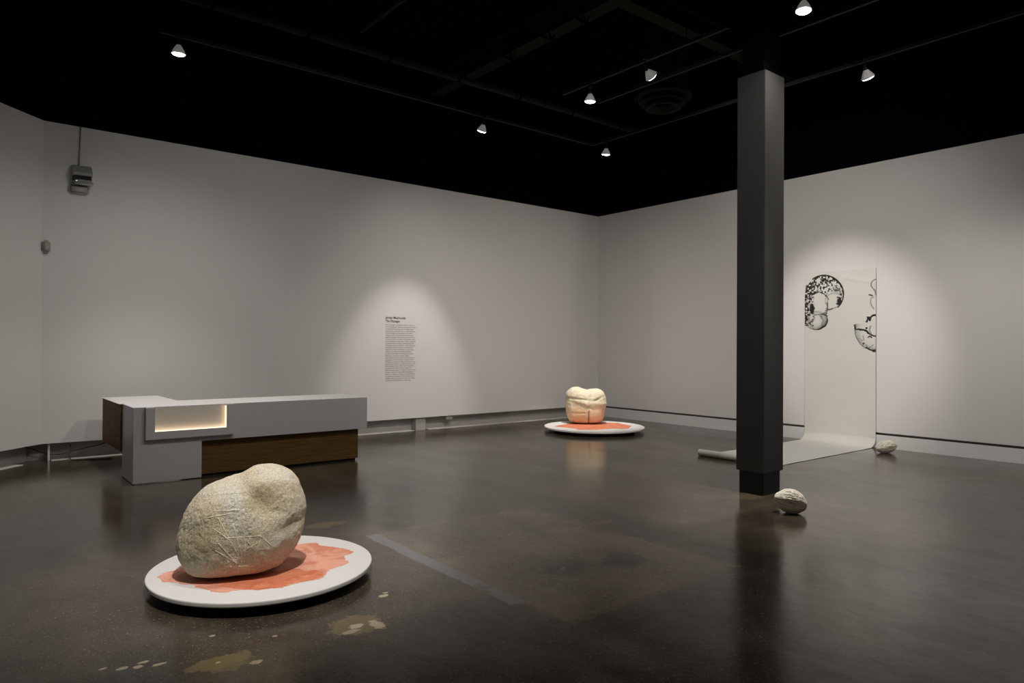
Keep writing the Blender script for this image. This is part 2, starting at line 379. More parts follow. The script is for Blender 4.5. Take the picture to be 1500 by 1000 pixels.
P2 = [(8.253, 9.064), (8.434, 9.12), (8.629, 9.16), (8.803, 9.263), (8.977, 9.304), (9.232, 9.244), (9.354, 8.953), (9.50, 8.827), (9.56, 8.75), (9.472, 8.517), (9.423, 8.282), (9.214, 8.151), (9.1, 8.064), (8.898, 8.067), (8.888, 8.178), (8.713, 8.203), (8.472, 8.256), (8.25, 8.44), (8.313, 8.555), (8.284, 8.784), (8.235, 8.969)]
for par, P, z, m, j, nm in ((t1, P1, .0912, m_pool, .014, 'red_pool'), (t1, P1b, .0920, m_pool2, .014, 'rust_pool'), (t2, P2, .0914, m_pool2, .03, 'red_pool')):
    o = obj(nm, pool_mesh(P, z, j), m, par); o.location = -Vector(par.location)
    if nm == 'rust_pool': o['label'] = 'darker rust-coloured band of the pool'

# ------------------------------------------------------------------ furry boulders
def catmull_R(P, c, s):
    """closed outline -> periodic radius table"""
    A = np.array([((x-c[0])*s, -(y-c[1])*s) for x, y in P]); th = np.arctan2(A[:, 1], A[:, 0]); rr = np.hypot(A[:, 0], A[:, 1])
    o = np.argsort(th); th, rr = th[o], rr[o]
    th3 = np.concatenate([th-2*PI, th, th+2*PI]); rr3 = np.tile(rr, 3)
    g = np.linspace(-PI, PI, 721); v = np.interp(g, th3, rr3)[:-1]
    k = np.exp(-.5*(np.arange(-14, 15)/5.)**2); k /= k.sum()
    v = sum(w*np.roll(v, i-14) for i, w in enumerate(k)); v = np.append(v, v[0])
    return lambda t: np.interp(t, g, v)
def ico(n):
    bm = bmesh.new(); bmesh.ops.create_icosphere(bm, subdivisions=n, radius=1); me = bpy.data.meshes.new('furry_boulder'); bm.to_mesh(me); bm.free()
    return me
def boulder(px, py, D, outline, oc, K, depth, nsub, feat, colour, zmin, sq=1.):
    ray = F+R*(px-750)/FPX-U*(py-500)/FPX; ctr = Vector((0, 0, H))+ray*D
    n = ray.normalized(); L = n.cross(Vector((0, 0, 1))).normalized(); V = L.cross(n)
    mpp = D/FPX/K                                            # metres per outline unit
    Rf = catmull_R(outline, oc, mpp)
    me = ico(nsub); N = len(me.vertices); co = np.empty(N*3); me.vertices.foreach_get('co', co); co = co.reshape(-1, 3)
    a, b, c = co[:, 0], co[:, 1], co[:, 2]                    # lateral, up, away
    s = np.hypot(a, b); th = np.arctan2(b, a); rr = Rf(th)
    cc = np.sign(c)*np.abs(c)**sq; ss = s**(sq)
    lat = rr*ss*np.cos(th); up = rr*ss*np.sin(th); dep = cc*depth
    Q = np.stack([lat, up, dep], 1); nrm = co/np.linalg.norm(co, axis=1)[:, None]
    disp = feat(Q/mpp, Q, c < .1)
    Q = Q+nrm*disp[:, None]
    Lv, Vv, nv = (np.array(v) for v in (L, V, n))
    W = np.array(ctr)+Q[:, :1]*Lv+Q[:, 1:2]*Vv+Q[:, 2:3]*nv
    z = W[:, 2]; W[:, 2] = np.where(z < zmin+.05, zmin+.05*np.exp(np.minimum((z-zmin-.05)/.05, 0)), z)  # settles flat on the platter
    cols = colour(Q/mpp, Q)
    base = Vector((ctr.x, ctr.y, zmin)); W -= np.array(base)
    me.vertices.foreach_set('co', W.ravel()); me.update()
    ca = me.color_attributes.new('tint', 'FLOAT_COLOR', 'POINT'); rgba = np.ones((N, 4)); rgba[:, :3] = np.clip(cols, 0, 1); ca.data.foreach_set('color', rgba.ravel())
    return me, base, W
def fleece():
    t = NT('cream felted fleece'); at_ = t.new('ShaderNodeVertexColor', layer_name='tint')
    g = t.noise(95, 5, .7); t.l.new(t.mix(t.ramp(g, .38, .62, 0, 1), (.80, .76, .68), (1.10, 1.09, 1.06)), (mm := t.new('ShaderNodeMix', data_type='RGBA', blend_type='MULTIPLY')).inputs[7])
    mm.inputs[0].default_value = 1; t.l.new(at_.outputs[0], mm.inputs[6])
    t.set(Base_Color=mm.outputs[2], Roughness=.95, Specular_IOR_Level=.15, Sheen_Weight=.25, Sheen_Roughness=.5)
    t.bump(t.math('ADD', t.noise(150, 4, .75), t.math('MULTIPLY', t.noise(60, 4, .7), .9)), .010, 1.); return t.m
m_fleece = fleece()
def gs(Q, x, y, sx, sy, a=0.):
    dx, dy = Q[:, 0]-x, Q[:, 1]-y; ca, sa = math.cos(a), math.sin(a)
    return np.exp(-.5*(((dx*ca+dy*sa)/sx)**2+((-dx*sa+dy*ca)/sy)**2))
# --- near boulder; outline units are crop units, centre (505,495)
O1 = [(40, 640), (60, 520), (100, 400), (150, 310), (200, 240), (260, 195), (340, 160), (420, 135), (500, 118), (560, 88), (600, 70), (650, 63), (720, 73), (800, 103), (870, 150), (915, 215), (945, 300), (965, 400), (970, 480), (955, 560), (930, 640), (900, 700), (860, 760), (800, 820), (720, 870), (620, 905), (480, 914), (340, 918), (240, 905), (170, 875), (110, 820), (62, 740)]
def feat1(q, Q, front):
    x, y = q[:, 0]+505, 495-q[:, 1]; g = np.stack([x, y], 1); G = lambda X, Y, sx, sy, a=0: gs(g, X, Y, sx, sy, a)
    fr = front.astype(float)
    d = .030*G(740, 210, 140, 90, .2)-.060*G(625, 335, 75, 45, .5)-.030*G(650, 420, 90, 40, .3)-.020*G(450, 190, 60, 120, -.9)
    d += .022*G(230, 380, 110, 80)-.018*G(150, 560, 60, 60)-.012*G(420, 420, 50, 120, .2)+.018*G(800, 400, 90, 70)-.030*G(845, 545, 110, 28, -.45)
    d += .018*G(480, 350, 60, 60)-.014*G(820, 720, 30, 90)+.016*G(700, 650, 90, 60)
    d *= .55*fr
    lump = fbm(Q, 9, 3, 5)*.008+fbm(Q, 26, 3, 11)*.004
    rough = .7+.9*G(640, 400, 130, 100)*fr+.8*G(180, 520, 120, 110)*fr+.5*fbm(Q, 6, 2, 31)
    fz = np.abs(fbm(Q+.004*fbm(Q, 30, 2, 3)[:, None], 52, 2, 17))*.0065-.002
    return d+lump-fz*np.clip(rough, .45, 1.6)
def col1(q, Q):
    x, y = q[:, 0]+505, 495-q[:, 1]; g = np.stack([x, y], 1); G = lambda X, Y, sx, sy, a=0: gs(g, X, Y, sx, sy, a)[:, None]
    n = (fbm(Q, 7, 4, 2)[:, None]+1)/2; n2 = (fbm(Q, 40, 3, 9)[:, None]+1)/2
    c = np.array([.87, .79, .61])*(1-.0*n)+np.zeros((len(x), 3))
    mixc = lambda c, t, k: c*(1-k)+np.array(t)*k
    c = mixc(c, (.88, .86, .79), sstep(.5, .68, n)*.7)
    c = mixc(c, (.66, .58, .42), sstep(.52, .30, n)*.35)
    c = mixc(c, (.47, .39, .22), np.clip(1.3*(G(640, 340, 110, 80)*.75+G(180, 540, 130, 110)*.6+G(240, 680, 110, 60)*.5+G(560, 640, 130, 80)*.35+G(840, 560, 90, 30, -.4)*.5), 0, .85)*(.55+.6*n2))  # olive patches; shading of the dents is put into this tint
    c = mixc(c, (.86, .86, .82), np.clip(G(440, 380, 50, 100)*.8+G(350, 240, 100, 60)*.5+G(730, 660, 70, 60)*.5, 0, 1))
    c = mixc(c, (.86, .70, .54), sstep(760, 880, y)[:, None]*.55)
    return c*(.88+.2*n2)
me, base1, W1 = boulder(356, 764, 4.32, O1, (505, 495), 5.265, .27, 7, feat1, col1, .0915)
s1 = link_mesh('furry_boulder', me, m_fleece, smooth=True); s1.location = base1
tag(s1, 'large cream fleecy boulder resting on the near white platter', 'sculpture', 'fleecy boulders on platters')
# pale threads pulled across its front
_r = F+R*(356-750)/FPX-U*(764-500)/FPX; _n = _r.normalized(); _L = _n.cross(Vector((0, 0, 1))).normalized(); _V = _L.cross(_n)
from mathutils.bvhtree import BVHTree
bm = bmesh.new(); bm.from_mesh(me); bvh = BVHTree.FromBMesh(bm); bm.free()
ctr1 = Vector((0, 0, H))+_r*4.32-base1; mpp1 = 4.32/FPX/5.265
def on_surf(x, y):
    o = ctr1+_L*(x-505)*mpp1+_V*(495-y)*mpp1-_n*1.0
    h = bvh.ray_cast(o, _n); return (h[0]-_n*.0018) if h[0] else None
threads = [((500, 780), (335, 450)), ((505, 760), (440, 510)), ((480, 790), (320, 680)), ((520, 780), (520, 650)), ((570, 820), (620, 640)), ((510, 700), (600, 655)), ((470, 790), (340, 630)), ((240, 450), (420, 430)), ((300, 520), (420, 620)), ((350, 600), (620, 605)), ((255, 285), (520, 285)), ((300, 405), (480, 410)), ((460, 170), (540, 300)), ((390, 800), (560, 812)), ((540, 640), (575, 690)), ((520, 690), (560, 600)), ((400, 560), (440, 500)), ((620, 600), (700, 680))]
bm = None
for (x0, y0), (x1, y1) in threads:
    pp = [on_surf(x0+(x1-x0)*i/9, y0+(y1-y0)*i/9) for i in range(10)]; pp = [q for q in pp if q]
    if len(pp) > 2: bm = tube(pp, .0015, 5, bm)
m_thread = simple('straw coloured thread', (.90, .84, .62), .8)
o = obj('threads', bm, m_thread, s1, True); o['kind'] = 'stuff'; o['label'] = 'pale straw-like threads pulled over the fleece'
# --- far boulder
O2 = [(100, 480), (105, 350), (105, 260), (115, 190), (160, 130), (220, 100), (290, 90), (350, 98), (400, 113), (480, 118), (560, 108), (640, 108), (720, 130), (780, 180), (815, 260), (825, 350), (820, 430), (800, 540), (785, 640), (750, 710), (690, 752), (600, 775), (500, 783), (380, 775), (280, 762), (200, 735), (150, 680), (120, 580)]
def feat2(q, Q, front):
    x, y = q[:, 0]+465, 435-q[:, 1]; g = np.stack([x, y], 1); G = lambda X, Y, sx, sy, a=0: gs(g, X, Y, sx, sy, a)
    fr = front.astype(float)
    d = -.045*G(515, 620, 7, 150)-.03*G(515, 300, 20, 130)-.02*G(520, 200, 90, 120)
    d += .03*G(300, 200, 120, 80)+.03*G(680, 220, 90, 80)-.030*G(660, 310, 60, 14, -.45)-.026*G(300, 300, 140, 10, .1)-.022*G(430, 430, 110, 12, .35)
    d += .020*G(400, 380, 120, 30, .25)+.02*G(720, 390, 90, 30)+.018*G(560, 370, 60, 25, -.2)
    d -= .018*G(330, 560, 80, 10)
    d *= fr
    return d+fbm(Q, 8, 3, 5)*.012+fbm(Q, 22, 3, 21)*.009*np.where(y < 470, 1., .3)
def col2(q, Q):
    x, y = q[:, 0]+465, 435-q[:, 1]; g = np.stack([x, y], 1); G = lambda X, Y, sx, sy, a=0: gs(g, X, Y, sx, sy, a)[:, None]
    n = (fbm(Q, 8, 4, 2)[:, None]+1)/2; n2 = (fbm(Q, 30, 3, 9)[:, None]+1)/2
    mixc = lambda c, t, k: c*(1-k)+np.array(t)*k
    c = np.array([.90, .82, .60])+np.zeros((len(x), 3))
    c = mixc(c, (.86, .83, .73), sstep(.45, .62, n)*.5)
    line = 440+50*np.exp(-((x-500)/110)**2)+25*fbm(Q, 12, 3, 8)
    c = mixc(c, (.90, .66, .42), sstep(-12, 30, y-line)[:, None]*.85)
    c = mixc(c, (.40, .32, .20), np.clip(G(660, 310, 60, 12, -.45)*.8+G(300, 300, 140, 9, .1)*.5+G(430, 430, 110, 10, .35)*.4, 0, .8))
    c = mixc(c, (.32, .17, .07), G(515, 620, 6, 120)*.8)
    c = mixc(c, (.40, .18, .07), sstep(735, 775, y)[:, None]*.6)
    return c*(.9+.18*n2)
me, base2, W2 = boulder(858.2, 595.2, 12.78, O2, (465, 435), 12.5, .33, 6, feat2, col2, .0935, sq=.72)
s2 = link_mesh('furry_boulder', me, m_fleece, smooth=True); s2.location = base2
tag(s2, 'cream and apricot fleecy boulder with a centre seam on the far platter', 'sculpture', 'fleecy boulders on platters')

# ------------------------------------------------------------------ scroll
px_ = WX-.012; yL, yR, zTop = 5.846, 4.722, 2.713
path = []                                   # (x, z, arc) down the wall, round the curve, along the floor, into the roll
nz = 1
zs = np.arange(zTop, 1.44, -.0034); path += [(px_, z) for z in zs]
path += [(px_, z) for z in np.arange(1.43, .20, -.03)]
rc = .17
path += [(px_-.0-rc+rc*math.cos(a), .175-rc*math.sin(a)) for a in np.linspace(0, PI/2, 16)]
xr, rr_ = 8.04, .046
path += [(x, .005+.001*math.sin(x*9)) for x in np.arange(px_-rc-.05, xr, -.06)]
# roll: seen from the +Y side the paper turns up and over
spi = []
for a in np.linspace(0, 2*PI*2.6, 90):
    r = rr_-.0016*a/1.2
    spi.append((xr-r*math.sin(a), rr_+.004-r*math.cos(a)))
path += spi
path = np.array(path); NU = 330; us = np.linspace(0, 1, NU)
yy = yL+(yR-yL)*us
NP_ = len(path)
GX = np.repeat(path[:, 0][:, None], NU, 1); GZ = np.repeat(path[:, 1][:, None], NU, 1); GY = np.repeat(yy[None], NP_, 0)
G3 = np.stack([GY*1.0, GZ*1.0, np.zeros_like(GY)], -1).reshape(-1, 3)
wall_part = (GX > px_-.001)
wav = fbm(G3, 2.2, 3, 4).reshape(NP_, NU)
GX = GX-np.where(wall_part, (.004+.006*np.clip(wav+.3, 0, 1))*sstep(zTop+.02, zTop-.4, GZ)+.006*np.exp(-((GZ-(zTop-.16)-.25*(GY-yR-.3))/.035)**2)*(GY < 5.25), 0)
GZ = np.where((np.arange(NP_) == 0)[:, None], GZ+.0*GY, GZ)
# ink as a function of crop units
def seg_d(x, y, P):
    d = np.full(x.shape, 1e9)
    for (x0, y0), (x1, y1) in zip(P, P[1:]):
        t = np.clip(((x-x0)*(x1-x0)+(y-y0)*(y1-y0))/((x1-x0)**2+(y1-y0)**2+1e-9), 0, 1)
        d = np.minimum(d, np.hypot(x-x0-t*(x1-x0), y-y0-t*(y1-y0)))
    return d
def ink(u, z):
    x = 133+647*u; yt = 131-56*u; y = yt+(zTop-z)*6.25*(89.4+7.5*u)
    P = np.stack([x, y, 0*x], -1).reshape(-1, 3); sh = x.shape
    n8 = fbm(P, 1/15., 3, 1).reshape(sh); n20 = fbm(P, 1/34., 3, 5).reshape(sh); n60 = fbm(P, 1/90., 3, 8).reshape(sh); n5 = fbm(P, 1/7., 2, 12).reshape(sh)
    k = np.zeros(sh)
    mx = lambda a: np.maximum(k, np.clip(a, 0, 1))
    line = lambda d, w, sf=2.: 1-sstep(w, w+sf, d)
    wob = 5*n20
    d1 = np.hypot((x-318)/178., (y-318)/172.)-1+wob/170; in1 = sstep(.01, -.02, d1)
    in1 = np.where(y > 455, 0, in1)
    lobeM = np.hypot((x-268)/88., (y-405)/102.)-1+n20*.10; lobeR = np.hypot((x-415)/82., (y-385)/78.)-1+n20*.12
    low = np.hypot((x-243)/112., (y-560)/88.)-1+n20*.05
    band = in1*sstep(-.02, .04, lobeM)*sstep(-.1, .05, lobeR)
    dens = -.06+.30*n60+.36*sstep(260, 140, x)+.10*np.exp(-((y-255)/40)**2)-.22*np.exp(-(((x-250)/45)**2+((y-190)/25)**2))-.15*sstep(400, 460, x)
    k = mx(band*sstep(.0, .10, n8+dens)*np.where(y < 420, 1, 0))
    left = sstep(232, 205, x+22*n20)*(y > 235)*(y < 610)
    k = mx(left*sstep(-.12, .02, n8+.22*sstep(190, 133, x)-.05)*(low > -.05))
    k = mx(left*sstep(.05, .15, n8+.42*sstep(180, 133, x)))
    k = mx(sstep(.05, -.02, np.hypot((x-205)/22., (y-455)/45.)-1+.5*n8))
    # rims
    rim = np.abs(d1)*172
    k = mx(line(rim, 5+7*n20, 3)*(y < 440)*(x > 200)*sstep(-.35, -.1, n60+.25))
    k = mx(sstep(.25, -.05, np.hypot((x-468)/34., (y-385)/34.)-1+.9*n8)*in1)
    k = mx(.75*in1*np.exp(-(((x-435)/42)**2+((y-278)/26)**2))*(.8+.5*n8))
    k = mx(.55*line(np.abs(lobeM)*90, 1, 9)*(low > 0)); k = mx(.45*line(np.abs(lobeR)*80, .5, 8)*in1)
    k = mx(line(np.abs(lobeM)*90, 2.5+3*n20, 4)*(y < 345))
    for pp, w, s in (([(318, 318), (345, 335), (362, 365)], 2, .8), ([(345, 395), (352, 430), (345, 480), (335, 515)], 3, .95), ([(350, 460), (375, 460), (400, 450)], 3.5, .9), ([(225, 510), (270, 505), (310, 497), (340, 492)], 3, .8), ([(300, 500), (335, 510), (348, 520)], 5, .95),
                     ([(400, 450), (450, 430), (475, 405)], 2, .6)):
        k = mx(s*line(seg_d(x, y, pp)+3*n8, w, 4))
    il = sstep(.02, -.02, low)
    k = mx(il*np.exp(low*100/22.)*1.1*(sstep(150, 320, x)*sstep(480, 600, y)+.55+.3*n20))
    k = mx(il*.6*np.exp(-((seg_d(x, y, [(170, 520), (178, 570), (205, 620)])+4*n20)/9)**2))
    k = mx(il*.75*np.exp(-((seg_d(x, y, [(290, 520), (312, 560), (298, 600), (285, 635)])+5*n20)/12)**2))
    k = mx(.9*line(np.hypot(x-213, y-606)+4*n8, 7)); k = mx(.8*line(np.hypot(x-207, y-585), 3))
    # right-hand fragment
    dB = np.hypot(x-800, y-640)/205.-1+n20*.03; inB = sstep(.0, -.02, dB)*(y > 590+25*np.clip((x-600)/20, 0, 1)*0)*(x < 790)
    k = mx(inB*np.exp(dB*205/20.)*(1.1+.5*n20)*(x < 779))
    k = mx(line(seg_d(x, y, [(598, 600), (606, 640), (650, 640), (700, 650), (722, 680), (745, 692), (778, 700)])+6*n8, 5, 6))
    k = mx(line(np.hypot((x-722)/1., (y-542)/1.)+14*n8, 20, 3)); k = mx(line(seg_d(x, y, [(735, 530), (755, 512), (780, 508)])+4*n8, 7, 4)); k = mx(line(np.hypot(x-705, y-565)+8*n8, 11, 3))
    k = mx(line(np.hypot(x-700, y-628)+8*n8, 9, 3)); k = mx(.9*line(seg_d(x, y, [(715, 712), (728, 700), (745, 715)])+4*n8, 5, 3))
    k = mx(.9*line(np.hypot(x-676, y-770)+6*n8, 8, 3)); k = mx(line(seg_d(x, y, [(700, 805), (735, 828), (780, 835)])+4*n8, 5+8*sstep(740, 780, 1.*x.mean()), 4))
    k = mx(.95*line(np.hypot((x-770)/1.2, (y-835)/1.)+4*n8, 14, 4))
    for pp, w, s in (([(782, 178), (760, 188), (742, 210), (738, 240), (752, 262), (772, 285), (778, 320)], 2.2, .75), ([(722, 322), (735, 326), (748, 330)], 4, .9), ([(760, 345), (738, 352), (733, 385), (742, 420), (762, 452)], 2, .55), ([(700, 780), (708, 805), (740, 800), (760, 780)], 2, .6), ([(640, 720), (665, 742), (680, 735), (672, 700)], 2, .5), ([(735, 610), (725, 650), (740, 680)], 3, .6)):
        k = mx(s*line(seg_d(x, y, pp)+2*n20, w, 6))
    return k*(x > 133-1)*(y < 900)
IK = np.zeros((NP_, NU)); nw = len(zs); IK[:nw] = ink(np.repeat(us[None], nw, 0), np.repeat(zs[:, None], NU, 1))
verts = np.stack([GX, GY, GZ], -1).reshape(-1, 3); org = np.array([9.4, 5.284, 0.]); verts = verts-org
i, j = np.meshgrid(np.arange(NP_-1), np.arange(NU-1), indexing='ij'); a = (i*NU+j).ravel(); quads = np.stack([a, a+1, a+NU+1, a+NU], 1)
def grid_mesh(name, verts, quads):
    me = bpy.data.meshes.new(name); me.vertices.add(len(verts)); me.vertices.foreach_set('co', verts.ravel())
    me.loops.add(quads.size); me.loops.foreach_set('vertex_index', quads.ravel().astype(np.int32))
    me.polygons.add(len(quads)); me.polygons.foreach_set('loop_start', np.arange(0, quads.size, 4, dtype=np.int32))
    me.update(calc_edges=True); me.validate(); return me
me = grid_mesh('paper_sheet', verts, quads)
ca = me.color_attributes.new('ink', 'FLOAT_COLOR', 'POINT'); rgba = np.ones((len(verts), 4)); rgba[:, :3] = IK.reshape(-1, 1); ca.data.foreach_set('color', rgba.ravel())
t = NT('off-white drawing paper'); vc = t.new('ShaderNodeVertexColor', layer_name='ink'); n = t.noise(3, 4)
t.set(Base_Color=t.mix(vc.outputs[0], t.mix(n, (.66, .655, .61), (.72, .715, .675)), (.022, .020, .020)), Roughness=.75, Specular_IOR_Level=.25, Subsurface_Weight=0.)
m_paper = t.m
o = link_mesh('paper_scroll', me, m_paper, smooth=True); o.location = tuple(org)
md = o.modifiers.new('thickness', 'SOLIDIFY'); md.thickness = .0008; md.offset = 0
tag(o, 'off-white paper scroll with black ink shapes hung on the wall, unrolled onto the floor', 'scroll')

# ------------------------------------------------------------------ carved pods
def pod(name, ctr, axis, semi, r, label, seed, flange, roll, ridge, blunt):
    me = ico(6); me.name = name; N = len(me.vertices); co = np.empty(N*3); me.vertices.foreach_get('co', co); co = co.reshape(-1, 3)
    a = co[:, 0]; rad = np.hypot(co[:, 1], co[:, 2]); ph = np.arctan2(co[:, 2], co[:, 1])
    k = rad**blunt*(1-.08*np.clip(a, 0, 1)**2)                                   # blunt left end, more pointed right end
    P = np.stack([a*1.3, np.cos(ph)*1.7, np.sin(ph)*1.7], 1)
    rn = fbm(P*np.array([.8, 3.2, 3.2]), 1.25, 3, seed); ridges = -np.abs(rn)*2+.45
    top = sstep(-.15, .25, np.sin(ph+roll)-.12*a)
    d = ridges*ridge*1.7*(.25+.75*top)
    seam = np.exp(-((np.angle(np.exp(1j*(ph-PI+roll)))+.10*a)/.16)**2)+.0*np.exp(-((np.angle(np.exp(1j*(ph+roll))))/.12)**2)
    d = d+flange*seam*sstep(.9, -.2, a)*1.0+.05*top
    tip = .10*np.exp(-((a-1)/.10)**2)+.16*np.exp(-((a+1)/.08)**2)*flange*5
    Q = np.stack([semi*(a+np.sign(a)*tip), r*np.cos(ph)*k*(1+d), r*np.sin(ph)*k*(1+d)], 1)
    ax = Vector(axis).normalized(); sd = Vector((0, 0, 1)).cross(ax).normalized(); up = ax.cross(sd)
    W = Q[:, :1]*np.array(ax)+Q[:, 1:2]*np.array(sd)+Q[:, 2:3]*np.array(up)
    zmin = W[:, 2].min(); W[:, 2] -= zmin
    lo = .012; W[:, 2] = np.where(W[:, 2] < lo, lo*.5+W[:, 2]*.5, W[:, 2])-lo*.5
    me.vertices.foreach_set('co', W.ravel()); me.update()
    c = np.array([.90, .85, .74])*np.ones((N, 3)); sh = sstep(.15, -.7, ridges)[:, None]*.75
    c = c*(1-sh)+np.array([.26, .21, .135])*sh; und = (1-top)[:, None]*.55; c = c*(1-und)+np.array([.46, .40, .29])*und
    ca = me.color_attributes.new('tint', 'FLOAT_COLOR', 'POINT'); rgba = np.ones((N, 4)); rgba[:, :3] = c; ca.data.foreach_set('color', rgba.ravel())
    o = link_mesh(name, me, m_pod, smooth=True); o.location = (ctr[0], ctr[1], 0)
    return tag(o, label, 'sculpture', 'wrinkled clay pods on the floor')
t = NT('chalky cream clay'); vc = t.new('ShaderNodeVertexColor', layer_name='tint'); t.set(Base_Color=vc.outputs[0], Roughness=.75, Specular_IOR_Level=.3); t.bump(t.noise(120, 3), .002, .5); m_pod = t.m
Rg = Vector((R0.x, R0.y, 0)); Fg = Vector((F.x, F.y, 0)).normalized()
pod('clay_pod', (5.93, 3.32), Rg*.93-Fg*.35+Vector((0, 0, -.22)), .124, .102, 'cream wrinkled clay pod on the floor at the foot of the column', 4, .22, .35, .15, .78)
pod('clay_pod', (10.42, 4.385), Rg*1.+Fg*.15+Vector((0, 0, .12)), .150, .084, 'ridged beige clay pod on the floor beside the hanging scroll', 9, .06, .1, .22, .9)

# ------------------------------------------------------------------ wall text
def text_obj(name, lines, x, z0, dz, size, par, widths=None, bold=0.):
    bm = bmesh.new()
    for i, s in enumerate(lines):
        cu = bpy.data.curves.new('t', 'FONT'); cu.body = s; cu.size = size; cu.extrude = .0004; cu.offset = bold; cu.resolution_u = 2
        to = bpy.data.objects.new('t', cu); C.objects.link(to); bpy.context.view_layer.update()
        me = bpy.data.meshes.new_from_object(to.evaluated_get(bpy.context.evaluated_depsgraph_get()))
        xs = [v.co.x for v in me.vertices]; w = max(xs) if xs else 1
        kx = (widths[i]/w) if widths else 1
        me.transform(Matrix.Translation((x, WY-.0012, z0-dz*i)) @ Matrix.Rotation(PI/2, 4, 'X') @ Matrix.Scale(kx, 4, (1, 0, 0)))
        bm.from_mesh(me); bpy.data.meshes.remove(me); bpy.data.objects.remove(to); bpy.data.curves.remove(cu)
    me = bpy.data.meshes.new(name); bm.to_mesh(me); bm.free()
    o = link_mesh(name, me, m_ink if bold else m_ink2, par); o.location = -Vector(par.location); return o
tx = thing('wall_text', 'narrow column of black vinyl exhibition text on the white back wall', 'wall text', (6.0, WY, .87))
text_obj('heading', ['Jordan MacDonald', 'The Okanagan'], 5.722, 1.952, .058, .058, tx, [.385, .275], .0012)
body = """The Okanagan exhibition explores ideas of
how drawing and sculpt are intertwined, makes
considerations of being with the objects that
movements, using the body as a document for
them throughout the summer, the artist
examines the connections of drawing and
objects through a physical and poetic practice
of work across their hands. The stones, wood
of the landscape and with skin. Where scraps and
repetitive forms, surface and drawing, felt
imagining casts of memory, while gestures
that often take and return to similar pits
together, so that a landscape is memorized
people, observing the altered animated
working materials with softness, peaceful
distances. The pieces nestle in gaps
seeming both soft and heavy, the fleece lies as a
companion, and the viewer of objects from
through the rooms to consider each on one's own
presence and stands to measure the stones with
and imagined orbits. When each fragment is
presented and carried by connections with
the landscape. How do objects separate and
somehow belong. The artworks themselves are
similar to others but have the possibility of
imaginative attempts, it is an extension to
engage with the potential nature of fruiting
and the profound impact of openings.""".split('\n')
wd = [.94, 1.0, .91, .97, .86, .90, .96, .96, .98, .92, .97, .88, .91, .84, .91, .77, .96, .90, .98, .97, .95, .87, .98, .94, .97, .95, .97, .84]
text_obj('body_text', body, 5.722, 1.838, .0352, .0315, tx, [w*.60 for w in wd])

# ------------------------------------------------------------------ wall unit and sensor
wu = thing('wall_unit', 'small grey unit with rounded lens bar high on the wall under a thin conduit', 'wall fixture', (1.25, WY, 3.5))
def wpart(n, bm, m, sm=False, par=None):
    o = obj(n, bm, m, par or wu, sm)
    if par is None: o.location = -Vector(wu.location)
    return o
wpart('conduit', tube([(1.245, WY-.012, 3.74), (1.262, WY-.012, ZT)], .008, 10), m_grey, True)
# housing with sloping lid: profile in (y,z) swept along x
wpart('housing', prism([(WY-.001, 3.655), (WY-.15, 3.655), (WY-.165, 3.665), (WY-.165, 3.685), (WY-.06, 3.80), (WY-.001, 3.80)], 1.165, 1.385, 'x', bev=.006), m_grey)
wpart('gap_plate', box(1.175, 1.375, WY-.12, WY-.001, 3.60, 3.655), m_gdark)
bm = box(1.165, 1.405, WY-.16, WY-.001, 3.548, 3.605, bev=.026)
lb = wpart('lens_bar', bm, m_glens, True)
wpart('indicator_light', lathe([(0, 0), (.007, .001), (.008, .004), (0, .008)], 12), m_dot, False, lb).location = (1.205, WY-.163, 3.575)
bm = box(1.135, 1.365, WY-.06, WY-.001, 3.43, 3.55, bev=.026); wpart('shadow_block', bm, m_glens, True)  # solid shape standing in for the unit's shadow and glow on the wall
o = thing('motion_sensor', 'small ivory motion sensor in the corner where the angled wall starts', 'sensor', (.90, WY-.01, 2.72))
obj('sensor_body', box(-.045, .045, -.05, .008, -.08, .08, bev=.022), m_sensor, o, True)
obj('sensor_window', box(-.028, .028, -.058, -.045, -.055, .01, bev=.005), m_glens, o, True)

# ------------------------------------------------------------------ ceiling structure
def named(name, label, cat, bm, mat, group=None, smooth=False): return tag(obj(name, bm, mat, smooth=smooth), label, cat, group)
g = 'steel beams under the ceiling'
def ibeam(p, q, w, h, z):
    p, q = Vector(p), Vector(q); d = (q-p).normalized(); n = Vector((-d.y, d.x)); bm = None
    for hw, z0, z1 in ((w/2, z, z+.02), (.008, z+.02, z+h-.02), (w/2, z+h-.02, z+h)):
        bm = prism([tuple(v) for v in (p-n*hw, q-n*hw, q+n*hw, p+n*hw)], z0, z1, 'z', bm)
    return bm
named('ceiling_beam', 'dark steel ceiling beam running towards the text wall above the middle of the room', 'beam', ibeam((6.75, Y0), (6.75, WY+.1), .22, .38, 6.02), m_beam, g)
named('ceiling_beam', 'dark steel ceiling beam crossing above the column towards the right wall', 'beam', ibeam((6.9, 6.25), (WX+.2, 6.25), .20, .30, 6.05), m_beam, g)
for k, yj in enumerate((8.35, 7.45, 6.75, 5.75, 4.9)):
    bm = None
    for z in (5.93, 6.4): bm = tube([(3.5, yj, z), (9.9, yj, z)], .022, 6, bm)
    n_ = 22; zz = [(3.5+6.4*i/n_, yj, 5.93 if i % 2 else 6.4) for i in range(n_+1)]; bm = tube(zz, .012, 5, bm)
    named('roof_joist', 'black open web roof joist crossing under the dark ceiling', 'joist', bm, m_black, 'open web roof joists')
